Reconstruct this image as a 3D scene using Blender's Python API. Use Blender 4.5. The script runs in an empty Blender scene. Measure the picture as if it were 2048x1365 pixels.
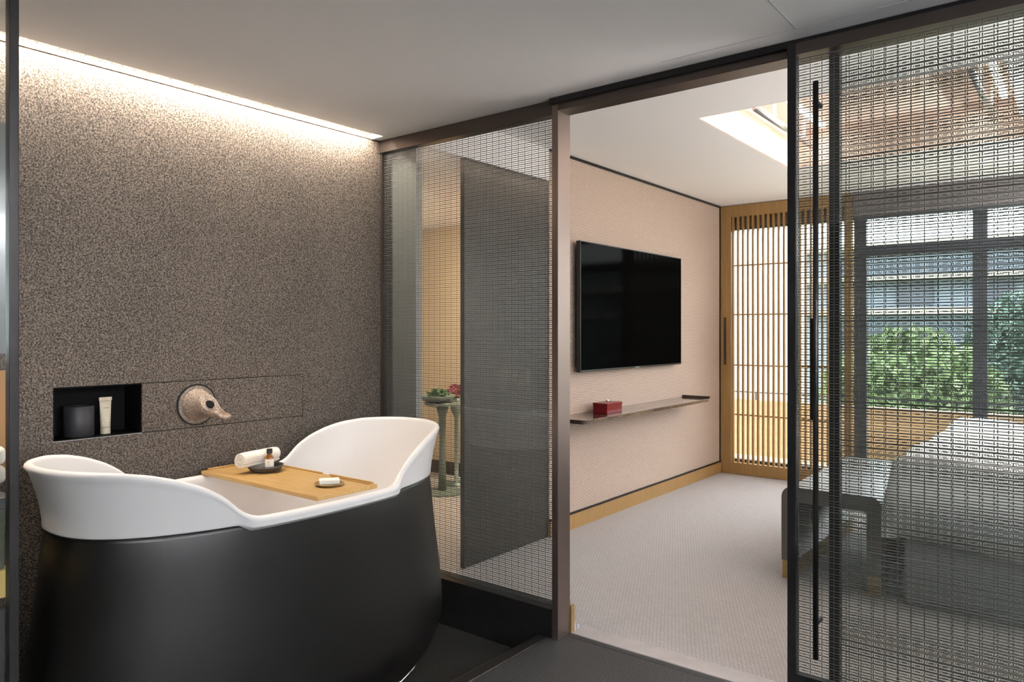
import bpy, bmesh, math, random
from mathutils import Vector
random.seed(7)
sc = bpy.context.scene
col = sc.collection
PI = math.pi
HE = 1.38                      # eye height
TH = math.radians(38.18)

# ------------------------------------------------------------------ helpers
def tag(o, label=None, cat=None, group=None, kind=None):
    if label: o['label'] = label
    if cat: o['category'] = cat
    if group: o['group'] = group
    if kind: o['kind'] = kind
    return o

def empty(name, loc, label, cat, group=None):
    o = bpy.data.objects.new(name, None); col.objects.link(o)
    o.location = loc; o.empty_display_size = .1
    return tag(o, label, cat, group)

class MB:
    """collects geometry in world coordinates, links it as one mesh object"""
    def __init__(s): s.v = []; s.f = []
    def box(s, x0, x1, y0, y1, z0, z1):
        n = len(s.v)
        s.v += [(x0,y0,z0),(x1,y0,z0),(x1,y1,z0),(x0,y1,z0),(x0,y0,z1),(x1,y0,z1),(x1,y1,z1),(x0,y1,z1)]
        s.f += [tuple(n+i for i in q) for q in ((0,3,2,1),(4,5,6,7),(0,1,5,4),(1,2,6,5),(2,3,7,6),(3,0,4,7))]
        return s
    def rings(s, rings, cap0=True, cap1=True, closed=True):
        n = len(s.v); k = len(rings[0])
        for r in rings: s.v += [tuple(p) for p in r]
        for i in range(len(rings)-1):
            for j in range(k if closed else k-1):
                a = n+i*k+j; b = n+i*k+(j+1) % k
                s.f.append((a, b, b+k, a+k))
        if cap0: s.f.append(tuple(n+j for j in reversed(range(k))))
        if cap1: s.f.append(tuple(n+(len(rings)-1)*k+j for j in range(k)))
        return s
    def lathe(s, prof, cx, cy, seg=48, sx=1, sy=1, cap0=True, cap1=True):
        return s.rings([[(cx+r*sx*math.cos(2*PI*j/seg), cy+r*sy*math.sin(2*PI*j/seg), z) for j in range(seg)] for r, z in prof], cap0, cap1)
    def tube(s, pts, r, seg=16, caps=True):
        pts = [Vector(p) for p in pts]; rr = r if isinstance(r, (list, tuple)) else [r]*len(pts)
        R = []
        prev = None
        for i, p in enumerate(pts):
            d = (pts[min(i+1, len(pts)-1)]-pts[max(i-1, 0)]).normalized()
            up = Vector((0,0,1)) if abs(d.z) < .95 else Vector((0,1,0))
            if prev is not None: a = (prev - d*prev.dot(d)).normalized()
            else: a = d.cross(up).normalized()
            b = d.cross(a); prev = a
            R.append([p + (a*math.cos(2*PI*j/seg)+b*math.sin(2*PI*j/seg))*rr[i] for j in range(seg)])
        return s.rings(R, caps, caps)
    def build(s, name, mat, parent=None, bevel=0, smooth=False, subd=0, seg=2):
        me = bpy.data.meshes.new(name)
        me.from_pydata(s.v, [], s.f); me.validate()
        bm = bmesh.new(); bm.from_mesh(me)
        bmesh.ops.recalc_face_normals(bm, faces=bm.faces)
        # origin at the base centre of the piece
        xs = [v.co.x for v in bm.verts]; ys = [v.co.y for v in bm.verts]; zs = [v.co.z for v in bm.verts]
        bm.to_mesh(me); bm.free()
        me.materials.append(mat)
        o = bpy.data.objects.new(name, me); col.objects.link(o)
        if parent is not None:
            base = Vector((0,0,0)); q = parent
            while q is not None: base += q.location; q = q.parent
            o.parent = parent; o.location = -base
        if smooth:
            for p in me.polygons: p.use_smooth = True
        if bevel:
            m = o.modifiers.new('b', 'BEVEL'); m.width = bevel; m.segments = seg; m.limit_method = 'ANGLE'; m.angle_limit = math.radians(35)
            if not smooth:
                for p in me.polygons: p.use_smooth = True
                try: me.shade_flat
                except Exception: pass
                m.harden_normals = True
        if subd:
            m = o.modifiers.new('s', 'SUBSURF'); m.levels = subd; m.render_levels = subd
        return o

def struct(name, mb, mat, **k):
    o = mb.build(name, mat, **k); o['kind'] = 'structure'; return o

# ------------------------------------------------------------------ materials
def new(name):
    m = bpy.data.materials.new(name); m.use_nodes = True
    nt = m.node_tree; nt.nodes.clear()
    out = nt.nodes.new('ShaderNodeOutputMaterial')
    return m, nt, out

def pbr(name, c, rough=.5, metal=0, spec=.5, noise=None, bump=None, coat=0, scale3=None, trans=0, sheen=0):
    """noise=(scale, colour2, detail, lo, hi)  bump=(scale, strength, distance)"""
    m, nt, out = new(name)
    b = nt.nodes.new('ShaderNodeBsdfPrincipled')
    nt.links.new(b.outputs[0], out.inputs[0])
    b.inputs['Base Color'].default_value = (*c, 1)
    b.inputs['Roughness'].default_value = rough
    b.inputs['Metallic'].default_value = metal
    b.inputs['Specular IOR Level'].default_value = spec
    b.inputs['Coat Weight'].default_value = coat
    b.inputs['Transmission Weight'].default_value = trans
    b.inputs['Sheen Weight'].default_value = sheen
    tc = nt.nodes.new('ShaderNodeTexCoord'); mp = nt.nodes.new('ShaderNodeMapping')
    nt.links.new(tc.outputs['Object'], mp.inputs[0])
    if scale3: mp.inputs['Scale'].default_value = scale3
    if noise:
        s, c2, det, lo, hi = noise
        n = nt.nodes.new('ShaderNodeTexNoise'); n.inputs['Scale'].default_value = s; n.inputs['Detail'].default_value = det
        nt.links.new(mp.outputs[0], n.inputs[0])
        r = nt.nodes.new('ShaderNodeValToRGB')
        r.color_ramp.elements[0].position = lo; r.color_ramp.elements[0].color = (*c, 1)
        r.color_ramp.elements[1].position = hi; r.color_ramp.elements[1].color = (*c2, 1)
        nt.links.new(n.outputs['Fac'], r.inputs[0]); nt.links.new(r.outputs[0], b.inputs['Base Color'])
    if bump:
        s, st, di = bump
        n = nt.nodes.new('ShaderNodeTexNoise'); n.inputs['Scale'].default_value = s; n.inputs['Detail'].default_value = 3
        nt.links.new(mp.outputs[0], n.inputs[0])
        bp = nt.nodes.new('ShaderNodeBump'); bp.inputs['Strength'].default_value = st; bp.inputs['Distance'].default_value = di
        nt.links.new(n.outputs['Fac'], bp.inputs['Height']); nt.links.new(bp.outputs[0], b.inputs['Normal'])
    return m

def emit(name, c, s):
    m, nt, out = new(name)
    e = nt.nodes.new('ShaderNodeEmission'); e.inputs[0].default_value = (*c, 1); e.inputs[1].default_value = s
    nt.links.new(e.outputs[0], out.inputs[0]); return m

def glass(name, tint=(.95,.97,.96), ior=1.5):
    m, nt, out = new(name)
    t = nt.nodes.new('ShaderNodeBsdfTransparent'); t.inputs[0].default_value = (*tint, 1)
    g = nt.nodes.new('ShaderNodeBsdfGlossy'); g.inputs['Roughness'].default_value = 0
    lw = nt.nodes.new('ShaderNodeLayerWeight'); lw.inputs[0].default_value = .5
    pw = nt.nodes.new('ShaderNodeMath'); pw.operation = 'POWER'; pw.inputs[1].default_value = 5
    nt.links.new(lw.outputs['Facing'], pw.inputs[0])
    fr = nt.nodes.new('ShaderNodeMath'); fr.operation = 'MULTIPLY_ADD'; fr.inputs[1].default_value = .96; fr.inputs[2].default_value = .04
    nt.links.new(pw.outputs[0], fr.inputs[0])
    mx = nt.nodes.new('ShaderNodeMixShader')
    nt.links.new(fr.outputs[0], mx.inputs[0]); nt.links.new(t.outputs[0], mx.inputs[1]); nt.links.new(g.outputs[0], mx.inputs[2])
    nt.links.new(mx.outputs[0], out.inputs[0]); return m

def stone(name, dark, light, scale, rough=.6, strength=.35, tint2=None):
    m, nt, out = new(name)
    L = nt.links.new
    b = nt.nodes.new('ShaderNodeBsdfPrincipled'); L(b.outputs[0], out.inputs[0])
    b.inputs['Roughness'].default_value = rough; b.inputs['Specular IOR Level'].default_value = .35
    tc = nt.nodes.new('ShaderNodeTexCoord')
    n = nt.nodes.new('ShaderNodeTexNoise'); n.inputs['Scale'].default_value = scale; n.inputs['Detail'].default_value = 3.5; n.inputs['Roughness'].default_value = .65
    L(tc.outputs['Object'], n.inputs[0])
    r = nt.nodes.new('ShaderNodeValToRGB')
    e = r.color_ramp.elements
    e[0].position = .39; e[0].color = (*dark, 1)
    e[1].position = .64; e[1].color = (*light, 1)
    mid = r.color_ramp.elements.new(.5); mid.color = tuple((a*.62+c*.38) for a, c in zip(dark, light)) + (1,)
    L(n.outputs['Fac'], r.inputs[0])
    n2 = nt.nodes.new('ShaderNodeTexNoise'); n2.inputs['Scale'].default_value = 2.2; n2.inputs['Detail'].default_value = 4
    L(tc.outputs['Object'], n2.inputs[0])
    mr = nt.nodes.new('ShaderNodeMapRange'); mr.inputs[1].default_value = .3; mr.inputs[2].default_value = .7; mr.inputs[3].default_value = .86; mr.inputs[4].default_value = 1.12
    L(n2.outputs['Fac'], mr.inputs[0])
    mx = nt.nodes.new('ShaderNodeVectorMath'); mx.operation = 'SCALE'
    L(r.outputs[0], mx.inputs[0]); L(mr.outputs[0], mx.inputs['Scale'])
    L(mx.outputs[0], b.inputs['Base Color'])
    bp = nt.nodes.new('ShaderNodeBump'); bp.inputs['Strength'].default_value = strength; bp.inputs['Distance'].default_value = .003
    L(n.outputs['Fac'], bp.inputs['Height']); L(bp.outputs[0], b.inputs['Normal'])
    return m

def weave_wall(name, c1, c2):
    """woven wall covering: fine broken horizontal ripples"""
    m, nt, out = new(name); L = nt.links.new
    b = nt.nodes.new('ShaderNodeBsdfPrincipled'); L(b.outputs[0], out.inputs[0]); b.inputs['Roughness'].default_value = .75
    tc = nt.nodes.new('ShaderNodeTexCoord')
    sep = nt.nodes.new('ShaderNodeSeparateXYZ'); L(tc.outputs['Object'], sep.inputs[0])
    add = nt.nodes.new('ShaderNodeMath'); add.operation = 'ADD'; L(sep.outputs[0], add.inputs[0]); L(sep.outputs[1], add.inputs[1])
    cb = nt.nodes.new('ShaderNodeCombineXYZ'); L(add.outputs[0], cb.inputs[0]); L(sep.outputs[2], cb.inputs[1])
    br = nt.nodes.new('ShaderNodeTexBrick'); br.offset = .5
    br.inputs['Scale'].default_value = 1; br.inputs['Brick Width'].default_value = .042; br.inputs['Row Height'].default_value = .012
    br.inputs['Mortar Size'].default_value = .0028; br.inputs['Mortar Smooth'].default_value = .6
    br.inputs['Color1'].default_value = (*c1, 1); br.inputs['Color2'].default_value = tuple(x*.94 for x in c1)+(1,); br.inputs['Mortar'].default_value = (*c2, 1)
    no = nt.nodes.new('ShaderNodeTexNoise'); no.inputs['Scale'].default_value = 22; L(cb.outputs[0], no.inputs[0])
    sc_ = nt.nodes.new('ShaderNodeVectorMath'); sc_.operation = 'SCALE'; sc_.inputs['Scale'].default_value = .009
    L(no.outputs['Color'], sc_.inputs[0])
    av = nt.nodes.new('ShaderNodeVectorMath'); av.operation = 'ADD'; L(cb.outputs[0], av.inputs[0]); L(sc_.outputs[0], av.inputs[1])
    L(av.outputs[0], br.inputs[0]); L(br.outputs['Color'], b.inputs['Base Color'])
    bp = nt.nodes.new('ShaderNodeBump'); bp.inputs['Strength'].default_value = .5; bp.inputs['Distance'].default_value = .003; bp.invert = True
    L(br.outputs['Fac'], bp.inputs['Height']); L(bp.outputs[0], b.inputs['Normal'])
    return m

def carpet_mat(name, c1, c2):
    m, nt, out = new(name); L = nt.links.new
    b = nt.nodes.new('ShaderNodeBsdfPrincipled'); L(b.outputs[0], out.inputs[0]); b.inputs['Roughness'].default_value = .95; b.inputs['Sheen Weight'].default_value = .2
    tc = nt.nodes.new('ShaderNodeTexCoord')
    mp = nt.nodes.new('ShaderNodeMapping'); mp.inputs['Rotation'].default_value = (0,0,math.radians(24)); L(tc.outputs['Object'], mp.inputs[0])
    br = nt.nodes.new('ShaderNodeTexBrick'); br.offset = .5
    br.inputs['Scale'].default_value = 1; br.inputs['Brick Width'].default_value = .026; br.inputs['Row Height'].default_value = .011
    br.inputs['Mortar Size'].default_value = .0022; br.inputs['Mortar Smooth'].default_value = .8
    br.inputs['Color1'].default_value = (*c1, 1); br.inputs['Color2'].default_value = tuple(x*.9 for x in c1)+(1,); br.inputs['Mortar'].default_value = (*c2, 1)
    no = nt.nodes.new('ShaderNodeTexNoise'); no.inputs['Scale'].default_value = 40; L(mp.outputs[0], no.inputs[0])
    sc_ = nt.nodes.new('ShaderNodeVectorMath'); sc_.operation = 'SCALE'; sc_.inputs['Scale'].default_value = .008; L(no.outputs['Color'], sc_.inputs[0])
    av = nt.nodes.new('ShaderNodeVectorMath'); av.operation = 'ADD'; L(mp.outputs[0], av.inputs[0]); L(sc_.outputs[0], av.inputs[1])
    L(av.outputs[0], br.inputs[0]); L(br.outputs['Color'], b.inputs['Base Color'])
    bp = nt.nodes.new('ShaderNodeBump'); bp.inputs['Strength'].default_value = .7; bp.inputs['Distance'].default_value = .004; bp.invert = True
    L(br.outputs['Fac'], bp.inputs['Height']); L(bp.outputs[0], b.inputs['Normal'])
    return m

M = {}
M['stone'] = stone('granite_wall', (.010,.008,.0065), (.235,.188,.152), 170)
M['stone_floor'] = stone('granite_floor', (.008,.008,.0085), (.055,.055,.058), 150, rough=.55)
M['stone_wet'] = stone('granite_wet_floor', (.005,.005,.005), (.034,.033,.029), 120, rough=.6)
M['niche'] = pbr('niche_black', (.0015,.0015,.0015), .6, spec=.1)
M['paint'] = pbr('white_paint', (.85,.845,.85), .7)
M['paint_bed'] = pbr('white_paint_bedroom', (.84,.83,.83), .7)
M['peach'] = pbr('peach_lining', (.86,.70,.62), .6)
M['wallpaper'] = weave_wall('woven_wall', (.57,.455,.38), (.30,.22,.175))
M['warm_wall'] = pbr('warm_beige_wall', (.66,.52,.36), .6)
M['taupe'] = pbr('taupe_panel', (.036,.031,.026), .5)
M['grey_wall'] = pbr('grey_wall', (.30,.29,.28), .6)
M['pelmet'] = pbr('mauve_pelmet', (.24,.20,.20), .6)
M['carpet'] = carpet_mat('carpet', (.46,.425,.415), (.20,.185,.18))
M['marble'] = pbr('threshold_marble', (.34,.315,.315), .45, noise=(9,(.42,.39,.39),6,.3,.7))
M['bronze'] = pbr('dark_bronze', (.085,.068,.060), .32, metal=.75)
M['bronze_black'] = pbr('black_bronze', (.020,.018,.018), .35, metal=.6)
M['post'] = pbr('post_bronze', (.19,.15,.13), .36, metal=.85)
M['wire'] = pbr('mesh_wire', (.10,.094,.086), .55, metal=.1)
M['glass'] = glass('clear_glass')
M['winglass'] = glass('window_glass', (.97,.98,.98))
M['brass'] = pbr('satin_brass', (.40,.27,.11), .38, metal=.55)
M['oak'] = pbr('golden_oak', (.30,.175,.060), .45, noise=(6,(.36,.215,.08),6,.35,.7), scale3=(8,8,.6))
M['bamboo'] = pbr('bamboo', (.44,.26,.085), .4, noise=(7,(.55,.35,.14),5,.35,.68), scale3=(1.2,14,14))
M['tub_white'] = pbr('tub_white', (.74,.72,.715), .38, spec=.4)
M['tub_black'] = pbr('tub_charcoal', (.0070,.0062,.0058), .36, metal=.35, spec=.5)
M['black'] = pbr('black_plastic', (.008,.008,.008), .3)
def dark_screen(name, fac):
    m, nt, out = new(name)
    d = nt.nodes.new('ShaderNodeBsdfDiffuse'); d.inputs[0].default_value = (.0015,.0015,.0015,1)
    g_ = nt.nodes.new('ShaderNodeBsdfGlossy'); g_.inputs['Roughness'].default_value = .06
    mx = nt.nodes.new('ShaderNodeMixShader'); mx.inputs[0].default_value = fac
    nt.links.new(d.outputs[0], mx.inputs[1]); nt.links.new(g_.outputs[0], mx.inputs[2]); nt.links.new(mx.outputs[0], out.inputs[0]); return m
M['tv'] = dark_screen('tv_screen', .004)
M['cup'] = pbr('charcoal_cup', (.022,.022,.026), .5)
M['cream'] = pbr('cream_tube', (.72,.64,.50), .4)
M['ink'] = pbr('grey_print', (.22,.19,.15), .6)
M['towel'] = pbr('towel_terry', (.84,.77,.69), .95, bump=(260,.9,.004), sheen=.3)
M['dishdark'] = pbr('brown_black_ceramic', (.050,.042,.038), .5)
M['label'] = pbr('paper_label', (.82,.78,.71), .6)
M['soap'] = pbr('soap', (.86,.84,.76), .45)
M['sandspout'] = pbr('sand_ceramic', (.13,.092,.07), .6, noise=(190,(.42,.33,.27),4,.38,.62), bump=(300,.4,.002))
M['chrome'] = pbr('chrome', (.75,.75,.76), .12, metal=1)
M['steel'] = pbr('brushed_steel', (.50,.51,.53), .3, metal=.9)
M['shelfwood'] = pbr('dark_gloss_walnut', (.045,.028,.022), .14, noise=(10,(.10,.07,.058),5,.4,.7), scale3=(6,1,6), coat=.6)
M['red'] = pbr('red_lacquer', (.16,.002,.006), .28, spec=.25)
M['darkred'] = pbr('dark_red_lacquer', (.10,.004,.008), .25, coat=.4)
M['leather'] = pbr('grey_leather', (.115,.100,.092), .36, bump=(60,.08,.002))
M['linen'] = pbr('white_linen', (.78,.78,.80), .85, bump=(30,.15,.01))
M['linen_grey'] = pbr('grey_bed_base', (.30,.30,.31), .85)
M['amber'] = pbr('amber_glass', (.42,.14,.012), .08, trans=.45, coat=.5)
M['celadon'] = pbr('green_grey_metal', (.15,.19,.165), .4, metal=.2)
M['leafdark'] = pbr('leaf_dark', (.05,.12,.035), .6)
M['leaf1'] = pbr('leaf_green', (.13,.19,.08), .6, noise=(3,(.23,.30,.14),3,.3,.7))
M['leaf2'] = pbr('leaf_blue_green', (.10,.16,.13), .6, noise=(3,(.17,.24,.20),3,.3,.7))
M['flower'] = pbr('plum_flower', (.30,.06,.08), .6)
M['bark'] = pbr('bark', (.12,.08,.05), .8)
M['facade'] = pbr('blue_grey_facade', (.17,.195,.235), .7)
M['ledge'] = pbr('warm_ledge', (.40,.37,.31), .7)
M['frame_win'] = pbr('window_frame_dark', (.065,.073,.095), .4)
M['deck'] = pbr('parapet_wood', (.42,.28,.17), .6, noise=(4,(.50,.35,.22),4,.3,.7), scale3=(1,6,6))  # brown wood of the balcony parapet
M['deckpale'] = pbr('pale_wood', (.78,.62,.40), .6)
M['gravel'] = pbr('ground_lawn', (.12,.2,.07), .9)
M['vanwood'] = pbr('orange_brown_wood', (.42,.21,.075), .5)
M['vantop'] = pbr('dark_counter', (.03,.03,.03), .35)
M['yellowwood'] = pbr('yellow_wood', (.66,.47,.16), .5)
M['porcelain'] = pbr('porcelain', (.85,.84,.82), .2)
M['olive'] = pbr('olive_back', (.055,.06,.035), .6)
M['led'] = emit('led_warm', (1,.88,.74), 3)
M['led_lamp'] = emit('downlight_glow', (1,.90,.76), 6)

# ================================================================== SETTING
ZB, ZC = 2.42, 2.60            # bathroom and bedroom ceilings
XS = -3.06                     # stone wall
YP = 2.74                      # partition plane
# ---- stone wall, slabs with open joints, niche
NY0, NY1, NZ0, NZ1 = 1.104, 1.433, .963, 1.166
w = MB()
g = .0016
w.box(-3.30, -3.21, -2.2, 2.74, -.14, 2.66)
w.box(-3.22, -3.078, -2.2, NY0, -.14, 2.66); w.box(-3.22, -3.078, NY1, 2.74, -.14, 2.66)
w.box(-3.22, -3.078, NY0, NY1, -.14, NZ0); w.box(-3.22, -3.078, NY0, NY1, NZ1, 2.66)
w.box(-3.08, XS, -2.2, 2.74, -.14, NZ0-g)
w.box(-3.08, XS, -2.2, NY0, NZ0-g, NZ1+g)
w.box(-3.08, XS, NY1+.0005, 2.216, NZ0+g, NZ1-g)
w.box(-3.08, XS, 2.219, 2.74, NZ0-g, NZ1+g)
w.box(-3.08, XS, -2.2, 2.74, NZ1+g, 2.4165)
w.box(-3.08, XS, -2.2, 2.74, 2.4215, 2.66)
wl = struct('wall_left', w, M['stone'])
n_ = MB()
t_ = .004
n_.box(-3.209, -3.205, NY0, NY1, NZ0, NZ1).box(-3.205, XS-.0005, NY0, NY0+t_, NZ0, NZ1).box(-3.205, XS-.0005, NY1-t_, NY1, NZ0, NZ1)
n_.box(-3.205, XS-.0005, NY0+t_, NY1-t_, NZ1-t_, NZ1).box(-3.205, XS-.0005, NY0+t_, NY1-t_, NZ0, NZ0+t_)
n_.build('niche_lining', M['niche'], wl)
MB().box(XS-.004, XS+.0005, NY0, NY1, NZ0-.0015, NZ0+.001).build('niche_edge_trim', M['steel'], wl)

# ---- bathroom ceiling with light slot along the stone wall
XE = -2.965
c = MB()
c.box(XE, 2.5, -2.2, 2.68, ZB, ZB+.03)
c.box(XS, XE, 2.655, 2.68, ZB, ZB+.20)
c.box(XS, XE, -2.2, .20, ZB, ZB+.20)
c.box(XS, -2.80, .20, 2.655, ZB+.20, ZB+.23)
c.box(-2.83, -2.80, .20, 2.655, ZB+.03, ZB+.20)
cb = struct('ceiling', c, M['paint'])
j = MB()                                    # painted-over board joints
j.box(-1.30, 1.6, 2.585, 2.588, ZB-.0008, ZB+.001).box(-.795, -.792, .2, 2.586, ZB-.0008, ZB+.001)
j.build('ceiling_joint', pbr('joint_grey', (.50,.49,.49), .8), cb)
# ---- floors
struct('floor', MB().box(-3.06, -1.975, -2.2, 2.70, -.16, -.10), M['stone_wet'])
struct('floor', MB().box(-1.915, 2.5, -2.2, 2.802, -.16, 0), M['stone_floor'])
fj = MB().box(-1.86, 2.5, 2.772, 2.775, 0, .0006)
struct('trim_1', fj, M['black'])
struct('floor', MB().box(-6.0, 3.0, 2.915, 7.0, -.16, 0), M['carpet'])
struct('trim_2', MB().box(-1.862, 3.0, 2.806, 2.915, -.10, .003), M['marble'], bevel=.002)
struct('trim_3', MB().box(-1.975, -1.915, -2.2, 2.70, -.16, .005), M['bronze_black'], bevel=.006)    # kerb of the wet zone
# ---- other bathroom walls (behind and beside the camera)
struct('wall_back', MB().box(-3.3, 2.6, -2.3, -2.2, -.16, 2.66), M['stone_floor'])
wr = MB()                                   # right wall with an opening for the added window
wr.box(2.5, 2.6, -2.2, -1.6, -.16, 2.66).box(2.5, 2.6, 1.6, 2.8, -.16, 2.66).box(2.5, 2.6, -1.6, 1.6, -.16, .75).box(2.5, 2.6, -1.6, 1.6, 2.25, 2.66)
struct('wall_right', wr, M['paint'])
# ---- bedroom ceiling with recess
RX0, RX1, RY0, RY1, RZ = -1.77, -.30, 3.96, 5.62, 2.86
c = MB()
c.box(-2.845, RX0, 2.68, 7.05, ZC, ZC+.03).box(RX1, 3.0, 2.68, 7.05, ZC, ZC+.03)
c.box(RX0, RX1, 2.68, RY0, ZC, ZC+.03).box(RX0, RX1, RY1, 7.05, ZC, ZC+.03)
c.box(-1.86, 3.0, 2.685, 2.80, ZB+.003, ZC)          # bulkhead above the partition
c.box(-3.06, -1.86, 2.685, 2.80, ZB+.003, ZC)
c.box(-6.0, -2.87, 2.80, 5.30, 2.39, 2.42)            # lower ceiling of the entry passage
c.box(-2.875, -2.845, 2.80, 4.02, 2.39, ZC)           # face above the passage
cbed = struct('ceiling', c, M['paint_bed'])
r = MB()
r.box(RX0, RX0+.01, RY0, RY1, ZC+.001, RZ).box(RX1-.01, RX1, RY0, RY1, ZC+.001, RZ)
r.box(RX0+.01, RX1-.01, RY0, RY0+.01, ZC+.001, RZ).box(RX0+.01, RX1-.01, RY1-.01, RY1, ZC+.001, RZ)
r.box(RX0, RX1, RY0, RY1, RZ, RZ+.03)
r.build('recess_lining', M['peach'], cbed)
# ---- television wall
struct('wall_television', MB().box(-3.045, -2.845, 4.02, 7.0, 0, ZC), M['wallpaper'])
struct('trim_4', MB().box(-2.845, -2.833, 4.02, 6.90, ZC-.018, ZC), M['bronze_black'])
struct('trim_5', MB().box(-2.845, -2.836, 6.893, 6.905, .1, ZC), M['bronze_black'])
struct('baseboard_left', MB().box(-2.845, -2.832, 4.02, 6.905, 0, .105), M['oak'])
struct('trim_6', MB().box(-2.845, -2.830, 4.02, 6.905, .105, .118), M['bronze_black'])
# ---- sliding taupe panel beside the passage and passage walls
d = empty('door_3', (-2.90, 3.59, 0), None, None); d['kind'] = 'structure'
MB().box(-2.880, -2.852, 3.185, 4.018, .004, 2.388).build('door_leaf', M['taupe'], d)
MB().box(-2.881, -2.851, 3.178, 3.185, .004, 2.388).build('edge_trim', M['taupe'], d)
struct('wall_passage_end', MB().box(-6.0, -3.045, 5.20, 5.30, 0, 2.39), M['warm_wall'])
struct('wall_passage_far', MB().box(-6.1, -6.0, 2.70, 5.30, 0, 2.39), M['warm_wall'])
struct('wall_passage_near', MB().box(-6.0, -3.31, 2.70, 2.80, 0, 2.39), M['grey_wall'])
struct('wall_return', MB().box(-3.31, -2.86, 2.80, 2.845, 0, 2.39), M['grey_wall'])
struct('baseboard_passage', MB().box(-6.0, -3.045, 5.185, 5.20, 0, .12), M['bronze'])
# ---- bedroom right wall, far wall with windows
struct('wall_bedroom_right', MB().box(3.0, 3.1, 2.68, 7.05, 0, ZC), M['wallpaper'])
struct('wall_partition_right', MB().box(1.36, 3.0, 2.70, 2.80, 0, ZB), M['paint'])
YW = 7.05
struct('wall_far', MB().box(-3.045, 3.1, 7.01, 7.12, 2.39, ZC), M['pelmet'])
struct('trim_7', MB().box(-1.64, 3.0, 6.93, 7.01, 2.39, ZC), M['pelmet'])
struct('baseboard_far', MB().box(-3.045, 3.0, 7.01, 7.12, -.1, .08), M['oak'])
def window(n, x0, x1, z0, z1, y=YW, tz=(2.04, 2.13), fw=.05):
    w = empty('window_%d' % n, ((x0+x1)/2, y, z0), None, None); w['kind'] = 'structure'
    m = MB(); m.box(x0, x0+fw, y-.03, y+.03, z0, z1).box(x1-fw, x1, y-.03, y+.03, z0, z1)
    m.box(x0+fw, x1-fw, y-.03, y+.03, z0, z0+fw).box(x0+fw, x1-fw, y-.03, y+.03, z1-.02, z1)
    if tz: m.box(x0+fw, x1-fw, y-.03, y+.03, tz[0], tz[1])
    m.build('window_frame', M['frame_win'], w)
    MB().box(x0+fw-.005, x1-fw+.005, y-.004, y+.004, z0+fw-.005, z1-.015).build('pane', M['winglass'], w)
window(1, -2.84, -1.60, .08, 2.39, tz=None)
window(2, -1.60, -.70, .08, 2.39)
window(3, -.70, .60, .08, 2.39)
window(4, .60, 1.90, .08, 2.39)
window(5, 1.90, 3.00, .08, 2.39)
# unseen bathroom window, added to light the tub front and ceiling
w = empty('window_6', (2.55, 0, .75), None, None); w['kind'] = 'structure'
m = MB(); m.box(2.52, 2.57, -1.6, -1.55, .75, 2.25).box(2.52, 2.57, 1.55, 1.6, .75, 2.25).box(2.52, 2.57, -1.55, 1.55, .75, .80).box(2.52, 2.57, -1.55, 1.55, 2.20, 2.25).box(2.52, 2.57, -.02, .02, .80, 2.20)
m.build('window_frame', M['frame_win'], w)
MB().box(2.54, 2.55, -1.555, 1.555, .795, 2.205).build('pane', M['winglass'], w)

# ================================================================== PARTITION
def wire_mesh(x0, x1, y, z0, z1, parent, x_off=0):
    """bronze wires laminated in the pane: long rows, broken rows and short uprights"""
    m = MB(); cw, rp, d = .0392, .0193, .0007
    i0 = math.floor((x0-x_off)/cw); i1 = math.ceil((x1-x_off)/cw)
    n = int((z1-z0)/rp)
    for k in range(n+1):
        z = z0+k*rp
        if z+.0034 <= z1: m.box(x0, x1, y-d, y+d, z, z+.0034)
        zb = z+rp/2
        if zb+.006 > z1: continue
        for i in range(i0, i1+1):
            c_ = x_off+i*cw
            for a, b, za, zz in ((-.0016, .0016, zb-.0040, zb+.0074), (.0055, .0090, zb+.0003, zb+.0031),
                                 (.0115, cw-.0115, zb+.0003, zb+.0031), (cw-.0090, cw-.0055, zb+.0003, zb+.0031)):
                xa, xb = max(c_+a, x0), min(c_+b, x1)
                if xb-xa > .0004: m.box(xa, xb, y-d, y+d, za, zz)
    return m.build('wire_mesh', M['wire'], parent)

# left fixed pane
p = empty('glass_partition', (-2.47, YP, .13), 'wire-mesh glass pane behind the bathtub, fixed between stone wall and bronze post', 'glass partition')
MB().box(-3.055, -1.905, 2.735, 2.745, .13, 2.358).build('pane', M['glass'], p)
wire_mesh(-3.045, -1.91, YP, .135, 2.355, p)
fr = MB(); fr.box(-3.06, -1.902, 2.712, 2.768, 2.355, ZB).box(-3.06, -3.045, 2.722, 2.758, .13, 2.355)
fr.build('frame', M['bronze'], p)
MB().box(-1.9065, -1.900, 2.722, 2.758, .0, 2.355).build('edge_gasket', M['black'], p)
struct('trim_8', MB().box(-3.06, -1.902, 2.70, 2.80, -.16, .13), M['bronze_black'])
# post
struct('trim_9', MB().box(-1.900, -1.866, 2.705, 2.802, -.10, ZB), M['post'], bevel=.002)
struct('baseboard_post', MB().box(-1.866-.028, -1.860, 2.803, 2.83, 0, .125), M['brass'])
# header track over the opening and the sliding door
hd = MB(); hd.box(-1.866, 1.36, 2.70, 2.80, 2.365, ZB)
struct('trim_10', hd, M['bronze'], bevel=.002)
struct('trim_11', MB().box(-1.90, 1.36, 2.684, 2.70, 2.395, ZB), M['bronze_black'])

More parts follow.
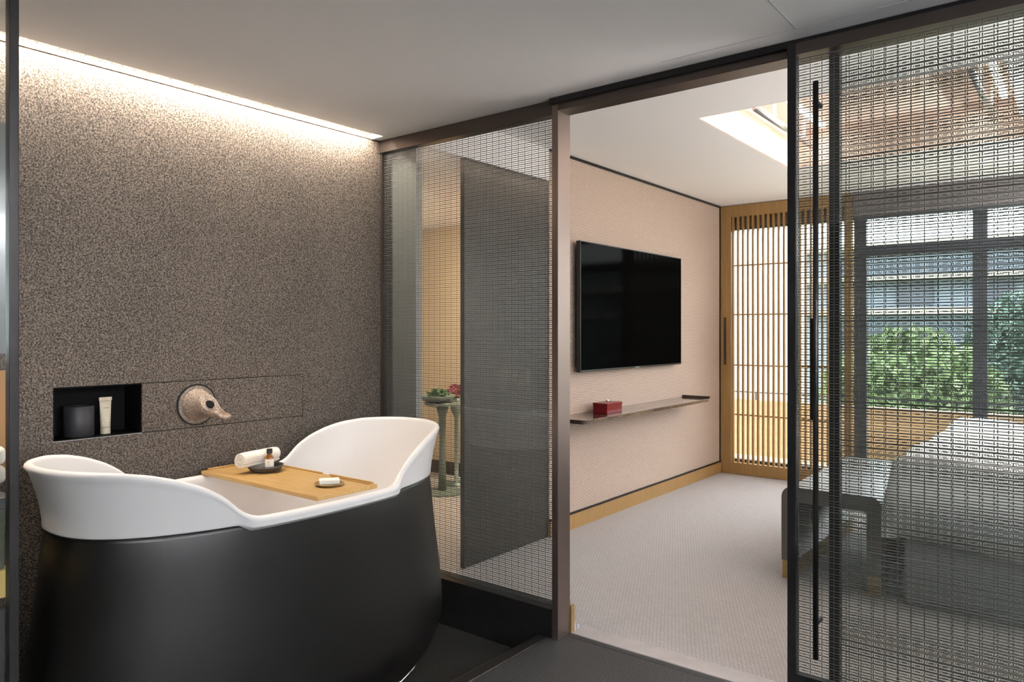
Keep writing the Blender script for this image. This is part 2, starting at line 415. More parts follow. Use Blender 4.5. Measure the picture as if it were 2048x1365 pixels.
# sliding door
DX0, DX1, YD = -.842, .30, 2.665
dr = empty('door_1', ((DX0+DX1)/2, YD, .01), None, None); dr['kind'] = 'structure'
MB().box(DX0, DX0+.030, YD-.020, YD+.014, .012, 2.393).build('stile', M['bronze_black'], dr, bevel=.002)
MB().box(DX1-.030, DX1, YD-.020, YD+.014, .012, 2.393).build('stile', M['bronze_black'], dr, bevel=.002)
MB().box(DX0+.030, DX1-.030, YD-.018, YD+.012, 2.352, 2.393).build('top_rail', M['bronze'], dr)
MB().box(DX0+.030, DX1-.030, YD-.018, YD+.012, .012, .175).build('bottom_rail', M['bronze_black'], dr)
MB().box(DX0+.026, DX1-.026, YD-.004, YD+.004, .172, 2.355).build('pane', M['glass'], dr)
wire_mesh(DX0+.030, DX1-.030, YD, .176, 2.352, dr, x_off=-.769)
h_ = MB(); h_.tube([(-.735, YD-.055, .262), (-.735, YD-.055, 2.232)], .0095, 12)
hn = h_.build('handle', M['bronze_black'], dr, smooth=True)
for z in (.385, 2.160):
    MB().tube([(-.735, YD-.058, z), (-.735, YD-.004, z)], .010, 14).build('standoff', M['black'], hn, smooth=True)
MB().box(-.757, -.737, YD-.050, YD-.012, 1.075, 1.425).build('latch_pull', M['black'], dr, bevel=.003)

# fixed right pane behind the door
p = empty('glass_partition', (.32, 2.79, .06), 'fixed wire-mesh glass pane right of the doorway, behind the open sliding door', 'glass partition')
MB().box(-.70, 1.35, 2.786, 2.794, .06, 2.365).build('pane', M['glass'], p)
wire_mesh(-.70, 1.35, 2.79, .065, 2.362, p, x_off=-.75)
fr = MB(); fr.box(-.735, -.70, 2.772, 2.808, .004, 2.365).box(1.33, 1.36, 2.772, 2.808, .004, 2.365).box(-.70, 1.33, 2.772, 2.808, .004, .065)
fr.build('frame', M['bronze_black'], p)

# ================================================================== SLATTED SCREEN DOOR (far wall, left)
s = empty('door_2', (-2.24, 6.93, .0), None, None); s['kind'] = 'structure'
SX0, SX1, YS0, YS1 = -2.843, -1.645, 6.905, 6.965
f = MB(); f.box(SX0, SX0+.108, YS0, YS1, .003, 2.595).box(SX1-.06, SX1, YS0, YS1, .003, 2.595)
f.box(SX0+.108, SX1-.06, YS0, YS1, 2.485, 2.595).box(SX0+.108, SX1-.06, YS0, YS1, .003, .112)
f.build('frame', M['oak'], s)
x = SX0+.118; sl = MB()
while x < SX1-.065:
    sl.box(x, x+.0165, YS0+.006, YS0+.036, .112, 2.485); x += .0485
sl.build('slats', M['oak'], s)
b = MB()
for z in (2.01, 1.535, 1.046, .567): b.box(SX0+.108, SX1-.06, YS0+.038, YS0+.05, z, z+.013)
b.build('cross_bars', M['oak'], s)
MB().box(SX0+.040, SX0+.062, YS0-.003, YS0+.002, 1.055, 1.515).build('handle', M['bronze'], s)

# ================================================================== BATHTUB
TX, TY = -2.54, 1.675
prof = [(0,.772),(.33,.772),(.375,.796),(.41,.842),(.48,.890),(.55,.922),(.62,.944),(.70,.958),(.83,.966)]
def rim_z(dy):
    dy = abs(dy)
    for (a, za), (b, zb) in zip(prof, prof[1:]):
        if dy <= b:
            t = (dy-a)/(b-a); return za+(zb-za)*t
    return prof[-1][1]
NT = 256
def se(t, a, b, n=2.35):
    c_, s_ = math.cos(t), math.sin(t)
    return b*math.copysign(abs(c_)**(2/n), c_), a*math.copysign(abs(s_)**(2/n), s_)
def sm(e0, e1, x):
    t = max(0, min(1, (x-e0)/(e1-e0))); return t*t*(3-2*t)
ts = [2*PI*i/NT for i in range(NT)]
ry = [se(t, .815, .43)[1] for t in ts]
zr_ = [rim_z(y) for y in ry]
for _ in range(2): zr_ = [(zr_[i-1]+zr_[i]*2+zr_[(i+1) % NT])/4 for i in range(NT)]
lipw = [1-sm(.335, .385, abs(y)) for y in ry]
def ab_out(z):           # outer half length / half width of the white shell at height z
    k = max(0, (z-.755)/.21)
    return .767+.052*k**1.7, .410+.022*min(1, k*1.1)
rings = []
def ring(fn): rings.append([fn(i) for i in range(NT)])
def pt(i, a, b, z):
    x, y = se(ts[i], a, b); return (TX+x, TY+y, z)
ring(lambda i: pt(i, .755, .398, .752-.018*lipw[i]))
ring(lambda i: pt(i, .766, .409+.010*lipw[i], .752-.022*lipw[i]))
for u in (0, .04, .12, .25, .4, .55, .7, .82, .92):
    def fn(i, u=u):
        z0 = .756-.018*lipw[i]; z = z0+(zr_[i]-.014-z0)*u
        a, b = ab_out(z)
        w_ = lipw[i]
        return pt(i, a, b+w_*(.412+.020-b)*min(1, u*6+.6), z)
    ring(fn)
for k in range(0, 7):    # rounded rim
    an = PI*k/6; rr = .014
    def fn(i, an=an, rr=rr):
        a, b = ab_out(zr_[i]); b = b+lipw[i]*(.432-b)
        wth = rr+lipw[i]*.006
        o_ = -wth*(1-math.cos(an))
        return pt(i, a+o_, b+o_, zr_[i]-rr+rr*math.sin(an))
    ring(fn)
for u in (.04, .12, .22, .34, .48, .62, .76, .88, .96, 1.0):   # inner wall
    def fn(i, u=u):
        a, b = ab_out(zr_[i]); b = b+lipw[i]*(.432-b)
        a -= .028; b -= .028+.012*lipw[i]
        z = zr_[i]-.016-(zr_[i]-.016-.30)*u
        k = u**1.25
        return pt(i, a-(a-.56)*k, b-(b-.285)*u**2.2, z)
    ring(fn)
ring(lambda i: pt(i, .50, .24, .275)); ring(lambda i: pt(i, .30, .12, .268)); ring(lambda i: pt(i, .05, .03, .266))
tub = empty('bathtub', (TX, TY, -.10), 'freestanding oval bathtub, white shell with raised ends on a charcoal body', 'bathtub')
MB().rings(rings, cap0=False, cap1=True).build('shell', M['tub_white'], tub, smooth=True)
bp_ = [(.62,.34,-.088),(.66,.345,-.070),(.715,.375,-.045),(.765,.405,.0),(.800,.430,.06),(.818,.443,.12),(.826,.447,.19),(.822,.444,.27),(.808,.436,.38),(.793,.427,.48),(.780,.419,.58),(.772,.413,.67),(.764,.405,.735),(.760,.402,.7545),(.750,.392,.7548)]
MB().rings([[pt(i, a, b, z) for i in range(NT)] for a, b, z in bp_], True, False).build('body', M['tub_black'], tub, smooth=True)
for dy in (-.42, .42):
    for dx in (-.2, .2):
        MB().lathe([(.03,-.10),(.03,-.093),(.018,-.09),(.018,-.08)], TX+dx, TY+dy, 20).build('foot', M['steel'], tub)
wp = MB().tube([(-2.30,2.02,-.093),(-2.27,2.13,-.09),(-2.29,2.22,-.075),(-2.32,2.30,-.055)], .006, 10).tube([(-2.32,2.02,-.095),(-2.29,2.13,-.094),(-2.30,2.23,-.086)], .004, 8)
wp.build('waste_pipe', M['chrome'], tub, smooth=True)

# ---- bath tray and what lies on it
ZT = .7725
tr = empty('bath_tray', (-2.55, 1.77, ZT), 'bamboo bath tray laid across the white bathtub rim', 'bath tray')
tx0, tx1, ty0, ty1 = -2.955, -2.165, 1.630, 1.912
t = MB(); t.box(tx0, tx1, ty0, ty1-.030, ZT, ZT+.017)
t.box(tx0, tx0+.06, ty1-.030, ty1, ZT, ZT+.017).box(tx0+.06, tx1-.02, ty1-.010, ty1, ZT, ZT+.017).box(-2.42, -2.20, ty1-.030, ty1-.010, ZT, ZT+.010)
t.box(tx1-.02, tx1, ty1-.030, ty1, ZT, ZT+.017).box(tx0+.06, -2.42, ty1-.030, ty1-.010, ZT, ZT+.017)
t.build('board', M['bamboo'], tr, bevel=.003)
e_ = MB(); e_.box(tx0, tx0+.012, ty0+.03, ty1-.01, ZT+.017, ZT+.024).box(tx0+.012, -2.50, ty1-.008, ty1, ZT+.017, ZT+.023).box(-2.45, tx1-.02, ty1-.008, ty1, ZT+.017, ZT+.023)
e_.build('raised_edge', M['bamboo'], tr, bevel=.002)
ZT += .0172
bx, by = -2.735, 1.795
db = MB().lathe([(.045,ZT),(.058,ZT+.004),(.071,ZT+.018),(.0745,ZT+.027),(.072,ZT+.028),(.068,ZT+.020),(.054,ZT+.009),(.0,ZT+.008)], bx, by, 56, cap1=False).build('shallow_bowl', M['dishdark'], smooth=True)
tag(db, 'dark brown shallow bowl holding the rolled towel on the bamboo tray', 'bowl')
# rolled towel along Y: a spiral band
sp = []
N = 110; turns = 3.2
tcx, tcy, tcz = -2.755, 1.775, ZT+.028+.032
def spiral(off):
    o = []
    for i in range(N):
        a = 2*PI*turns*i/(N-1); r_ = .005+ .0268*i/(N-1)+off
        o.append((r_*math.cos(a-1.9), r_*math.sin(a-1.9)))
    return o
outer, inner = spiral(.0029), spiral(-.0029)
loop = outer+inner[::-1]
tw = MB(); secs = []
for k in range(15):
    v = k/14; yy = tcy-.088+.172*v; sc2 = 1-.05*math.cos(v*PI*2)*.5+(.02*math.sin(v*9))
    e = 1-.05*(max(0, abs(v-.5)-.42)/.08)**2
    secs.append([(tcx+x*sc2*e*1.03, yy+.006*math.sin(math.atan2(z, x)*1+1), tcz+z*sc2*e+.007*(v-.4)) for x, z in loop])
tw.rings(secs)
tag(tw.build('rolled_towel', M['towel'], smooth=True), 'cream towel rolled up and propped in the dark shallow bowl', 'towel')
# amber bottle
bo = empty('bottle', (-2.688, 1.783, ZT+.009), 'small amber bottle with black cap and pale label in the shallow bowl', 'bottle')
bz = ZT+.009; qx, qy = -2.688, 1.783
MB().lathe([(.0155,bz),(.0175,bz+.002),(.0175,bz+.052),(.0165,bz+.058),(.011,bz+.066),(.0095,bz+.070),(.0095,bz+.074)], qx, qy, 32).build('glass_body', M['amber'], bo, smooth=True)
MB().lathe([(.0122,bz+.072),(.0122,bz+.090),(.0112,bz+.0915)], qx, qy, 32).build('cap', M['black'], bo)
lb = MB().lathe([(.01765,bz+.004),(.0179,bz+.005),(.0179,bz+.049),(.01765,bz+.050)], qx, qy, 32, cap0=False, cap1=False).build('label', M['label'], bo, smooth=True)
pr = MB()
for k, (zz, ln) in enumerate(((.036,.012),(.030,.016),(.024,.010),(.016,.018),(.012,.018),(.009,.014))):
    for ii in range(5):
        a0 = -.75-ln*28/2/1.0+ii*ln*28/5; a1 = a0+ln*28/5*.7
        ang = [a0, a1]
        pr.rings([[(qx+.0181*math.cos(a), qy+.0181*math.sin(a), bz+zz), (qx+.0181*math.cos(a), qy+.0181*math.sin(a), bz+zz+(.0035 if k == 0 else .0012))] for a in ang], False, False, closed=False)
pr.build('print', M['ink'], lb)
# soap dish and soap
sx, sy = -2.290, 1.780
dz = ZT
sd = MB().lathe([(.032,dz),(.044,dz+.003),(.0555,dz+.009),(.0545,dz+.0105),(.042,dz+.006),(.0,dz+.0055)], sx, sy, 48, cap1=False).build('soap_dish', M['brass'], smooth=True)
tag(sd, 'small round brass soap dish near the front end of the bamboo tray', 'soap dish')
sb = MB(); sb.box(-.038, .038, -.023, .023, 0, .019)
ca, sa = math.cos(.95), math.sin(.95)
sb.v = [(sx+x*ca-y*sa, sy+x*sa+y*ca, dz+.0062+z) for x, y, z in sb.v]
tag(sb.build('soap_bar', M['soap'], bevel=.004, seg=3), 'pale cream bar of soap lying on the brass dish', 'soap')

# ================================================================== SPOUT
fx, fy, fz = XS, 1.668, 1.060
sp_ = empty('bath_spout', (fx, fy, fz), 'speckled sand-coloured beak spout on the stone wall above the bathtub', 'faucet')
def xring(x, r, seg=48): return [(x, fy+r*math.cos(2*PI*k/seg), fz+r*math.sin(2*PI*k/seg)) for k in range(seg)]
MB().rings([xring(fx+.0005,.0905), xring(fx+.004,.0905), xring(fx+.004,.084), xring(fx+.0005,.084)], False, False).build('ring', M['black'], sp_)
MB().rings([xring(fx+.0005,.084), xring(fx+.003,.0838), xring(fx+.005,.081)], False, True).build('wall_plate', pbr('plate_stone', (.10,.08,.066), .6, noise=(170,(.26,.21,.17),4,.4,.62)), sp_, smooth=True)
def lerp_tab(tab, x):
    if x <= tab[0][0]: return tab[0][1]
    for (a, va), (b, vb) in zip(tab, tab[1:]):
        if x <= b: return va+(vb-va)*(x-a)/(b-a)
    return tab[-1][1]
T_zc = [(0,.2),(.078,.06),(.084,.044),(.092,.034),(.104,.018),(.118,.003),(.132,-.005),(.16,-.014),(.20,-.0215),(.235,-.028),(.25,-.034)]
T_cz = [(0,0),(.08,.003),(.115,-.004),(.16,-.019),(.20,-.028),(.235,-.035),(.25,-.038)]
T_rx = [(0,.068),(.010,.066),(.028,.058),(.050,.051),(.08,.046),(.115,.039),(.16,.029),(.195,.021),(.21,.0205),(.225,.026),(.237,.025),(.245,.017),(.249,.005)]
T_rz = [(0,.070),(.010,.068),(.028,.060),(.050,.052),(.08,.047),(.115,.041),(.16,.028),(.20,.016),(.235,.011),(.245,.007),(.249,.003)]
T_ch = [(0,0),(.108,0),(.116,.008),(.124,.020),(.134,.026),(.16,.024),(.20,.015),(.225,.009),(.24,.004),(.249,.0)]
xs_ = [.004,.010,.018,.028,.040,.052,.066,.078,.082,.086,.090,.095,.100,.105,.110,.116,.123,.132,.144,.158,.172,.186,.198,.208,.218,.227,.235,.241,.246,.249]
RR = []
for x in xs_:
    zc, cz, rx, rz, ch = (lerp_tab(t_, x) for t_ in (T_zc, T_cz, T_rx, T_rz, T_ch))
    ring_ = []
    for k in range(64):
        a = 2*PI*k/64; yy = rx*math.cos(a); zz = cz+rz*math.sin(a)
        if zz > zc:
            zz = zc
            w_ = rx*.86
            if abs(yy) < w_: zz = max(zc-ch*(1-(yy/w_)**2)**.6, cz-rz*.72)
        ring_.append((fx+x, fy+yy, fz+zz))
    RR.append(ring_)
MB().rings(RR).build('spout', M['sandspout'], sp_, smooth=True)
o_ = MB(); o_.tube([(fx+.096, fy, fz-.003), (fx+.1115, fy, fz+.0107)], .0185, 28)
o_.build('outlet', M['niche'], sp_)

# ================================================================== NICHE CONTENTS
nz = NZ0+t_
tag(MB().lathe([(.052,nz),(.054,nz+.002),(.054,nz+.1175),(.052,nz+.119),(.048,nz+.119),(.048,nz+.06),(.0,nz+.058)], -3.135, 1.222, 48, cap1=False).build('cup', M['cup'], smooth=True, bevel=.0), 'matt charcoal cup standing in the wall niche', 'cup')
tb = empty('cosmetic_tube', (-3.125, 1.318, nz), 'cream cosmetic tube standing on its cap in the wall niche', 'tube')
q = []
for k in range(9):
    v = k/8; zz = nz+.022+.112*v
    wd = .0185+.0045*v; th_ = .0165*(1-v)+.0016
    q.append([(-3.125+th_*math.sin(2*PI*j/28), 1.318+wd*math.cos(2*PI*j/28), zz) for j in range(28)])
MB().rings(q).build('tube_body', M['cream'], tb, smooth=True)
MB().box(-3.1268, -3.1232, 1.318-.0245, 1.318+.0245, nz+.134, nz+.147).build('crimp', M['cream'], tb)
MB().lathe([(.0175,nz),(.0185,nz+.001),(.0185,nz+.0215),(.0175,nz+.022)], -3.125, 1.318, 28).build('cap', M['cream'], tb)
pm = MB()
def pline(v, a, b, hgt):
    th_ = .0165*(1-v)+.0016; wd = .0185+.0045*v; zz = nz+.022+.112*v
    nn = 6
    for i in range(nn):
        y0 = a+(b-a)*i/nn; y1 = y0+(b-a)/nn*.72
        x0 = -3.125+th_*math.sqrt(max(0, 1-((y0+y1)/2/wd)**2))+.0004
        pm.box(x0-.0006, x0+.0003, 1.318+y0, 1.318+y1, zz, zz+hgt)
pline(.72, -.010, .012, .0025)
pm.build('print', M['ink'], tb)
pm = MB()
pline(.2, -.010, .012, .0012); pline(.13, -.010, .009, .0012); pline(.06, -.010, .012, .0012); pline(.27, -.011, -.009, .005)
pm.build('print', M['ink'], tb)

# ================================================================== TELEVISION, SHELF, BOX
tv = empty('television', (-2.80, 5.10, 1.095), 'black flat-screen television mounted on the pink woven wall', 'television')
MB().box(-2.8445, -2.812, 4.45, 5.75, 1.2, 1.9).build('wall_bracket', M['black'], tv)
MB().box(-2.813, -2.778, 4.30, 5.90, 1.095, 2.012).build('housing', M['black'], tv, bevel=.003)
MB().box(-2.779, -2.7765, 4.308, 5.892, 1.108, 2.004).build('screen', M['tv'], tv)
lg = MB()
for k in range(5): lg.box(-2.7785, -2.7755, 5.08+.014*k, 5.089+.014*k, 1.0985, 1.1045)
lg.build('logo', M['steel'], tv)

sh = empty('wall_shelf', (-2.72, 5.08, .77), 'long dark glossy shelf fixed to the wall below the television', 'shelf')
y0, y1, x1, rc = 4.055, 6.075, -2.590, .035
pts = [(-2.844, y0)]
for k in range(7): a = -PI/2+PI/2*k/6; pts.append((x1-rc+rc*math.cos(a), y0+rc+rc*math.sin(a)))
for k in range(7): a = PI/2*k/6; pts.append((x1-rc+rc*math.cos(a), y1-rc+rc*math.sin(a)))
pts.append((-2.844, y1))
MB().rings([[(a, b, .770) for a, b in pts], [(a, b, .797) for a, b in pts]]).build('shelf_board', M['shelfwood'], sh, bevel=.002)
MB().box(-2.844, x1+.000, y1-.016, y1, .797, .815).build('end_rail', M['bronze'], sh)

bxo = empty('lacquer_box', (-2.726, 4.58, .797), 'red lacquer box with a silver bird-shaped knob on the wall shelf', 'box')
MB().box(-2.784, -2.668, 4.475, 4.684, .7975, .852).build('box_body', M['red'], bxo, bevel=.002)
MB().box(-2.786, -2.666, 4.473, 4.686, .853, .870).build('lid', M['red'], bxo, bevel=.002)
k_ = MB(); k_.lathe([(.004,.870),(.003,.878)], -2.700, 4.535, 12)
k_.tube([(-2.700,4.515,.899),(-2.700,4.523,.890),(-2.700,4.536,.884),(-2.700,4.549,.887),(-2.700,4.560,.892)], [.0025,.006,.0095,.007,.0015], 12)
k_.build('knob', M['chrome'], bxo, smooth=True)

# ================================================================== RECESS LAMPS
for x, lab in ((-1.56, 'slim metal tube lamp at the left side of the bedroom ceiling recess'), (-.47, 'slim metal tube lamp at the right side of the bedroom ceiling recess')):
    L_ = empty('tube_lamp', (x, 4.85, 2.70), lab, 'ceiling lamp', 'tube lamps in the ceiling recess')
    MB().tube([(x, 4.32, 2.705), (x, 5.50, 2.705)], .020, 20).build('tube', M['steel'], L_, smooth=True)
    for yy in (4.62, 5.22): MB().box(x+.004, x+.02, yy-.01, yy+.01, 2.722, 2.859).build('bracket', M['paint'], L_)
    MB().box(x+.030, x+.065, 4.05, 5.55, 2.846, 2.8598).build('light_strip', M['led'], L_)

# ================================================================== BENCH
B = empty('bench', (-1.09, 4.85, 0), 'grey leather waterfall bench with brass feet at the foot of the bed', 'bench')
bx0, bx1, by0, by1, bh, th_ = -1.360, -.845, 4.17, 5.45, .515, .075
def leg_prof(xa, xb, sgn):
    return
rr = .06; outer = []
outer.append((bx0, .10)); 
for k in range(9): a = PI-PI/2*k/8; outer.append((bx0+rr+rr*math.cos(a), bh-rr+rr*math.sin(a)))
for k in range(9): a = PI/2-PI/2*k/8; outer.append((bx1-rr+rr*math.cos(a), bh-rr+rr*math.sin(a)))
outer.append((bx1, .10)); outer.append((bx1-th_, .10))
ri = .015
for k in range(5): a = PI/2*k/4; outer.append((bx1-th_-ri+ri*math.cos(a), bh-.085-ri+ri*math.sin(a)))
for k in range(5): a = PI/2+PI/2*k/4; outer.append((bx0+th_+ri+ri*math.cos(a), bh-.085-ri+ri*math.sin(a)))
outer.append((bx0+th_, .10))
MB().rings([[(x, yy, z) for x, z in outer] for yy in (by0, by0+.004, by1-.004, by1)]).build('seat', M['leather'], B, bevel=.012, seg=3)
for xa in (bx0+.004, bx1-th_+.004):
    MB().box(xa, xa+th_-.008, by0+.004, by1-.004, .0, .10).build('foot', M['brass'], B, bevel=.002)

# ================================================================== BED
bd = empty('bed', (.25, 5.2, 0), 'large bed with white duvet seen through the wire-mesh glass', 'bed')
MB().box(-.74, 1.49, 4.14, 6.25, .0, .34).build('bed_base', M['linen_grey'], bd, bevel=.02)
MB().box(-.75, 1.49, 4.12, 6.27, .34, .56).build('mattress', M['linen'], bd, bevel=.05, seg=4)
dv = MB(); nx, ny = 40, 40; g_ = []
for i in range(nx+1):
    row = []
    for k in range(ny+1):
        u, v = i/nx, k/ny
        xx = -.825+1.7*u; yy = 4.05+2.28*v
        ed = min(u*2.0, v*2.28, (1-v)*2.28)
        zz = .735-.05*max(0, 1-ed/.12)**2-.22*max(0, 1-ed/.03)+.012*math.sin(xx*7+yy*3)+.010*math.sin(yy*9-xx*4)
        row.append((xx, yy, zz))
    g_.append(row)
bot = [[(x, yy, min(z-.10, .565) if False else z-.13) for x, yy, z in row] for row in g_]
def grid(mb, G, flip=False):
    n = len(mb.v); a = len(G); b = len(G[0])
    for row in G: mb.v += row
    for i in range(a-1):
        for k in range(b-1):
            q = (n+i*b+k, n+(i+1)*b+k, n+(i+1)*b+k+1, n+i*b+k+1)
            mb.f.append(q[::-1] if flip else q)
    return n
n0 = grid(dv, g_); n1 = grid(dv, bot, True); a_, b_ = nx+1, ny+1
edge = [i*b_ for i in range(a_)]+[(a_-1)*b_+k for k in range(1, b_)]+[i*b_+b_-1 for i in range(a_-2, -1, -1)]+[k for k in range(b_-2, 0, -1)]
for i in range(len(edge)): e1, e2 = edge[i], edge[(i+1) % len(edge)]; dv.f.append((n0+e1, n0+e2, n1+e2, n1+e1))
dv.build('duvet', M['linen'], bd, smooth=True)
MB().box(1.50, 1.62, 4.0, 6.4, 0, 1.15).build('headboard', M['leather'], bd, bevel=.02)
for i, yy in enumerate((4.72, 5.68)):
    pw = MB(); rg = []
    for k in range(11):
        v = k/10; s_ = math.sin(PI*v)**.35 if 0 < v < 1 else .25
        rg.append([(1.02+.45*v, yy+.36*s_*math.copysign(abs(math.cos(a))**.6, math.cos(a)), .655+.085*s_*math.copysign(abs(math.sin(a))**.8, math.sin(a))) for a in [2*PI*j/24 for j in range(24)]])
    pw.rings(rg)
    tag(pw.build('pillow', M['linen'], smooth=True), ('white pillow nearer the camera' if i == 0 else 'white pillow nearer the windows')+', on the bed head', 'pillow', 'pillows on the bed')

# ================================================================== PASSAGE TABLE
T = empty('pedestal_table', (-4.36, 4.58, 0), 'slim round pedestal table in the entry passage, seen through the left glass', 'table')
MB().lathe([(.0,.745),(.13,.745),(.155,.752),(.155,.768),(.150,.772),(.0,.772)], -4.36, 4.58, 40, cap0=False, cap1=False).build('table_top', M['celadon'], T, smooth=False)
MB().lathe([(.038,.018),(.030,.20),(.026,.45),(.034,.66),(.060,.745)], -4.36, 4.58, 28).build('pedestal', M['celadon'], T, smooth=True)
MB().lathe([(.19,.0),(.19,.010),(.05,.020),(.038,.022)], -4.36, 4.58, 40).build('base', M['celadon'], T)
Bw = empty('planter_bowl', (-4.40, 4.55, .772), 'grey-green bowl of low foliage on the pedestal table', 'planter')
MB().lathe([(.07,.773),(.13,.79),(.165,.83),(.160,.832),(.10,.81),(.0,.80)], -4.40, 4.55, 36, cap1=False).build('bowl', M['celadon'], Bw, smooth=True)
def leaves(mb, cx, cy, cz, rx, ry_, rz, n, size, shell=.6):
    for _ in range(n):
        while True:
            p_ = Vector((random.uniform(-1,1), random.uniform(-1,1), random.uniform(-1,1)))
            if shell < p_.length <= 1: break
        c_ = Vector((cx+p_.x*rx, cy+p_.y*ry_, cz+p_.z*rz))
        d1 = Vector((random.gauss(0,1), random.gauss(0,1), random.gauss(0,1))).normalized()
        d2 = d1.cross(Vector((random.gauss(0,1), random.gauss(0,1), random.gauss(0,1)))).normalized()
        s_ = size*random.uniform(.6, 1.3); up = d1.cross(d2)
        n_0 = len(mb.v)
        mb.v += [tuple(c_-d1*s_), tuple(c_+d2*s_*.5+up*s_*.1), tuple(c_+d1*s_), tuple(c_-d2*s_*.5+up*s_*.1)]
        mb.f.append((n_0, n_0+1, n_0+2, n_0+3))
lf = MB(); leaves(lf, -4.38, 4.55, .845, .10, .10, .035, 160, .022, 0)
lf.build('foliage', M['leafdark'], Bw)
V = empty('flower_vase', (-4.49, 4.90, 0), 'tall stand with plum-coloured flowers beside the pedestal table', 'flower stand')
MB().lathe([(.11,0),(.11,.012),(.02,.02),(.018,.60),(.055,.68),(.06,.77),(.045,.785),(.0,.77)], -4.49, 4.90, 28, cap1=False).build('stand', M['celadon'], V, smooth=True)
lf = MB(); leaves(lf, -4.49, 4.90, .84, .085, .085, .06, 220, .022, 0); lf.build('blooms', M['flower'], V)

# ================================================================== LEFT EDGE: GLASS SCREEN, VANITY
gx = -2.03
gp = empty('shower_screen', (gx, 0, .0), 'clear glass screen with dark vertical profile at the left picture edge', 'glass screen')
MB().box(gx-.005, gx+.005, -.9, .640, .004, 2.415).build('pane', M['glass'], gp)
MB().box(gx-.014, gx+.014, .634, .6545, .002, 2.418).build('edge_profile', M['bronze_black'], gp, bevel=.002)
vn = empty('vanity_cabinet', (-2.78, .3, -.10), 'yellow and brown wooden vanity cabinet behind the glass screen', 'cabinet')
MB().box(-3.055, -2.52, -.5, .78, -.10, .56).build('cabinet_body', M['vantop'], vn)
MB().box(-3.055, -2.50, -.5, .79, .60, .68).build('drawer_front', M['yellowwood'], vn)
MB().box(-3.04, -2.55, -.48, .77, .56, .60).build('shadow_gap', M['black'], vn)
MB().box(-3.055, -2.52, -.5, .78, .68, .86).build('open_shelf_back', M['olive'], vn)
tag(MB().box(-3.055, -2.49, -.5, .795, .861, .895).build('stone_counter', M['vantop'], bevel=.003), 'dark stone counter slab on top of the vanity cabinet', 'counter')
for k, (za, zb) in enumerate(((.896,.955),(.956,1.015))):
    tag(MB().box(-3.00, -2.70, .55, .845, za, zb).build('folded_towel', M['towel'], bevel=.02, seg=3), ('lower' if k == 0 else 'upper')+' of two white folded towels on the vanity counter', 'towel', 'folded towels on the vanity')
tag(MB().box(-3.058, -3.02, -.5, .95, .896, 1.24).build('splash_panel', M['vanwood']), 'orange-brown wooden splashback behind the vanity counter', 'panel')
tag(MB().box(-3.058, -3.028, -.5, .95, 1.30, 2.12).build('wall_mirror', pbr('mirror_silver', (.6,.62,.62), .05, metal=1)), 'silver mirror on the wall above the vanity', 'mirror')

# ================================================================== OUTSIDE
struct('floor', MB().box(-7, 7, 7.12, 8.3, -.2, -.02), M['deckpale'])
struct('wall_balcony', MB().box(-7, 7, 8.20, 8.30, -.02, .60), M['deck'])
rl = empty('balcony_rail', (0, 8.25, .6), 'thin dark rail along the top of the balcony parapet', 'railing')
rb = MB().box(-7, 7, 8.235, 8.255, .68, .695).build('hand_rail', M['frame_win'], rl)
for k in range(15): MB().box(-6.9+k*.98, -6.885+k*.98, 8.24, 8.252, .60, .68).build('post', M['frame_win'], rl)
struct('wall_outdoor', MB().box(-7, -2.50, 8.32, 8.5, -.02, 4.5), M['paint'])
struct('floor_outdoor', MB().box(-40, 40, 8.3, 70, -3.2, -3.0), M['gravel'])
bl = empty('apartment_building', (2, 30, -3), 'blue-grey apartment building with pale ledges far beyond the windows', 'building')
MB().box(-9, 16, 30, 38, -3, 4.4).build('facade', M['facade'], bl)
for z in (4.4, 3.2, 2.0): MB().box(-9.2, 16.2, 29.4, 30, z, z+.22).build('ledge', M['ledge'], bl)
for i in range(10):
    for z in (2.35, .6): MB().box(-8+2.4*i, -6.8+2.4*i, 29.93, 30.0, z, z+.8).build('window', M['frame_win'], bl)
trees = [(-5.2, 12, 1.75, 'leaf1', 'light green round tree outside, behind the slatted screen'),
         (-2.1, 12, 1.45, 'leaf1', 'light green tree outside, left of the dark window post'),
         (.9, 12.6, 1.9, 'leaf2', 'dark bluish-green tree outside, right of the dark window post'),
         (4.0, 12.5, 1.6, 'leaf1', 'light green tree outside, beyond the bed'),
         (-.6, 16, 2.2, 'leaf2', 'taller bluish tree in the second row outside'),
         (3.0, 16, 2.0, 'leaf2', 'dark tree outside at the far right')]
for x, y, top, lm, lab in trees:
    t = empty('tree', (x, y, -3), lab, 'tree', 'trees outside the windows')
    MB().tube([(x, y, -3), (x+.1, y, -1.2), (x-.05, y+.1, top-1.2)], [.16, .12, .05], 10).build('trunk', M['bark'], t, smooth=True)
    cr = MB(); leaves(cr, x, y, top-1.5, 1.35, 1.2, 1.5, 6500, .09, .3)
    cr.build('crown', M[lm], t)

# ================================================================== LIGHT
def area(name, loc, rot, sx, sy, power, colr, spread=None):
    l = bpy.data.lights.new(name, 'AREA'); l.shape = 'RECTANGLE'; l.size = sx; l.size_y = sy; l.energy = power; l.color = colr
    if spread: l.spread = spread
    o = bpy.data.objects.new(name, l); col.objects.link(o); o.location = loc; o.rotation_euler = rot; return o
W = sc.world or bpy.data.worlds.new('World'); sc.world = W; W.use_nodes = True
bg = W.node_tree.nodes.get('Background') or W.node_tree.nodes.new('ShaderNodeBackground')
bg.inputs[0].default_value = (.93, .97, 1.0, 1); bg.inputs[1].default_value = 4.5
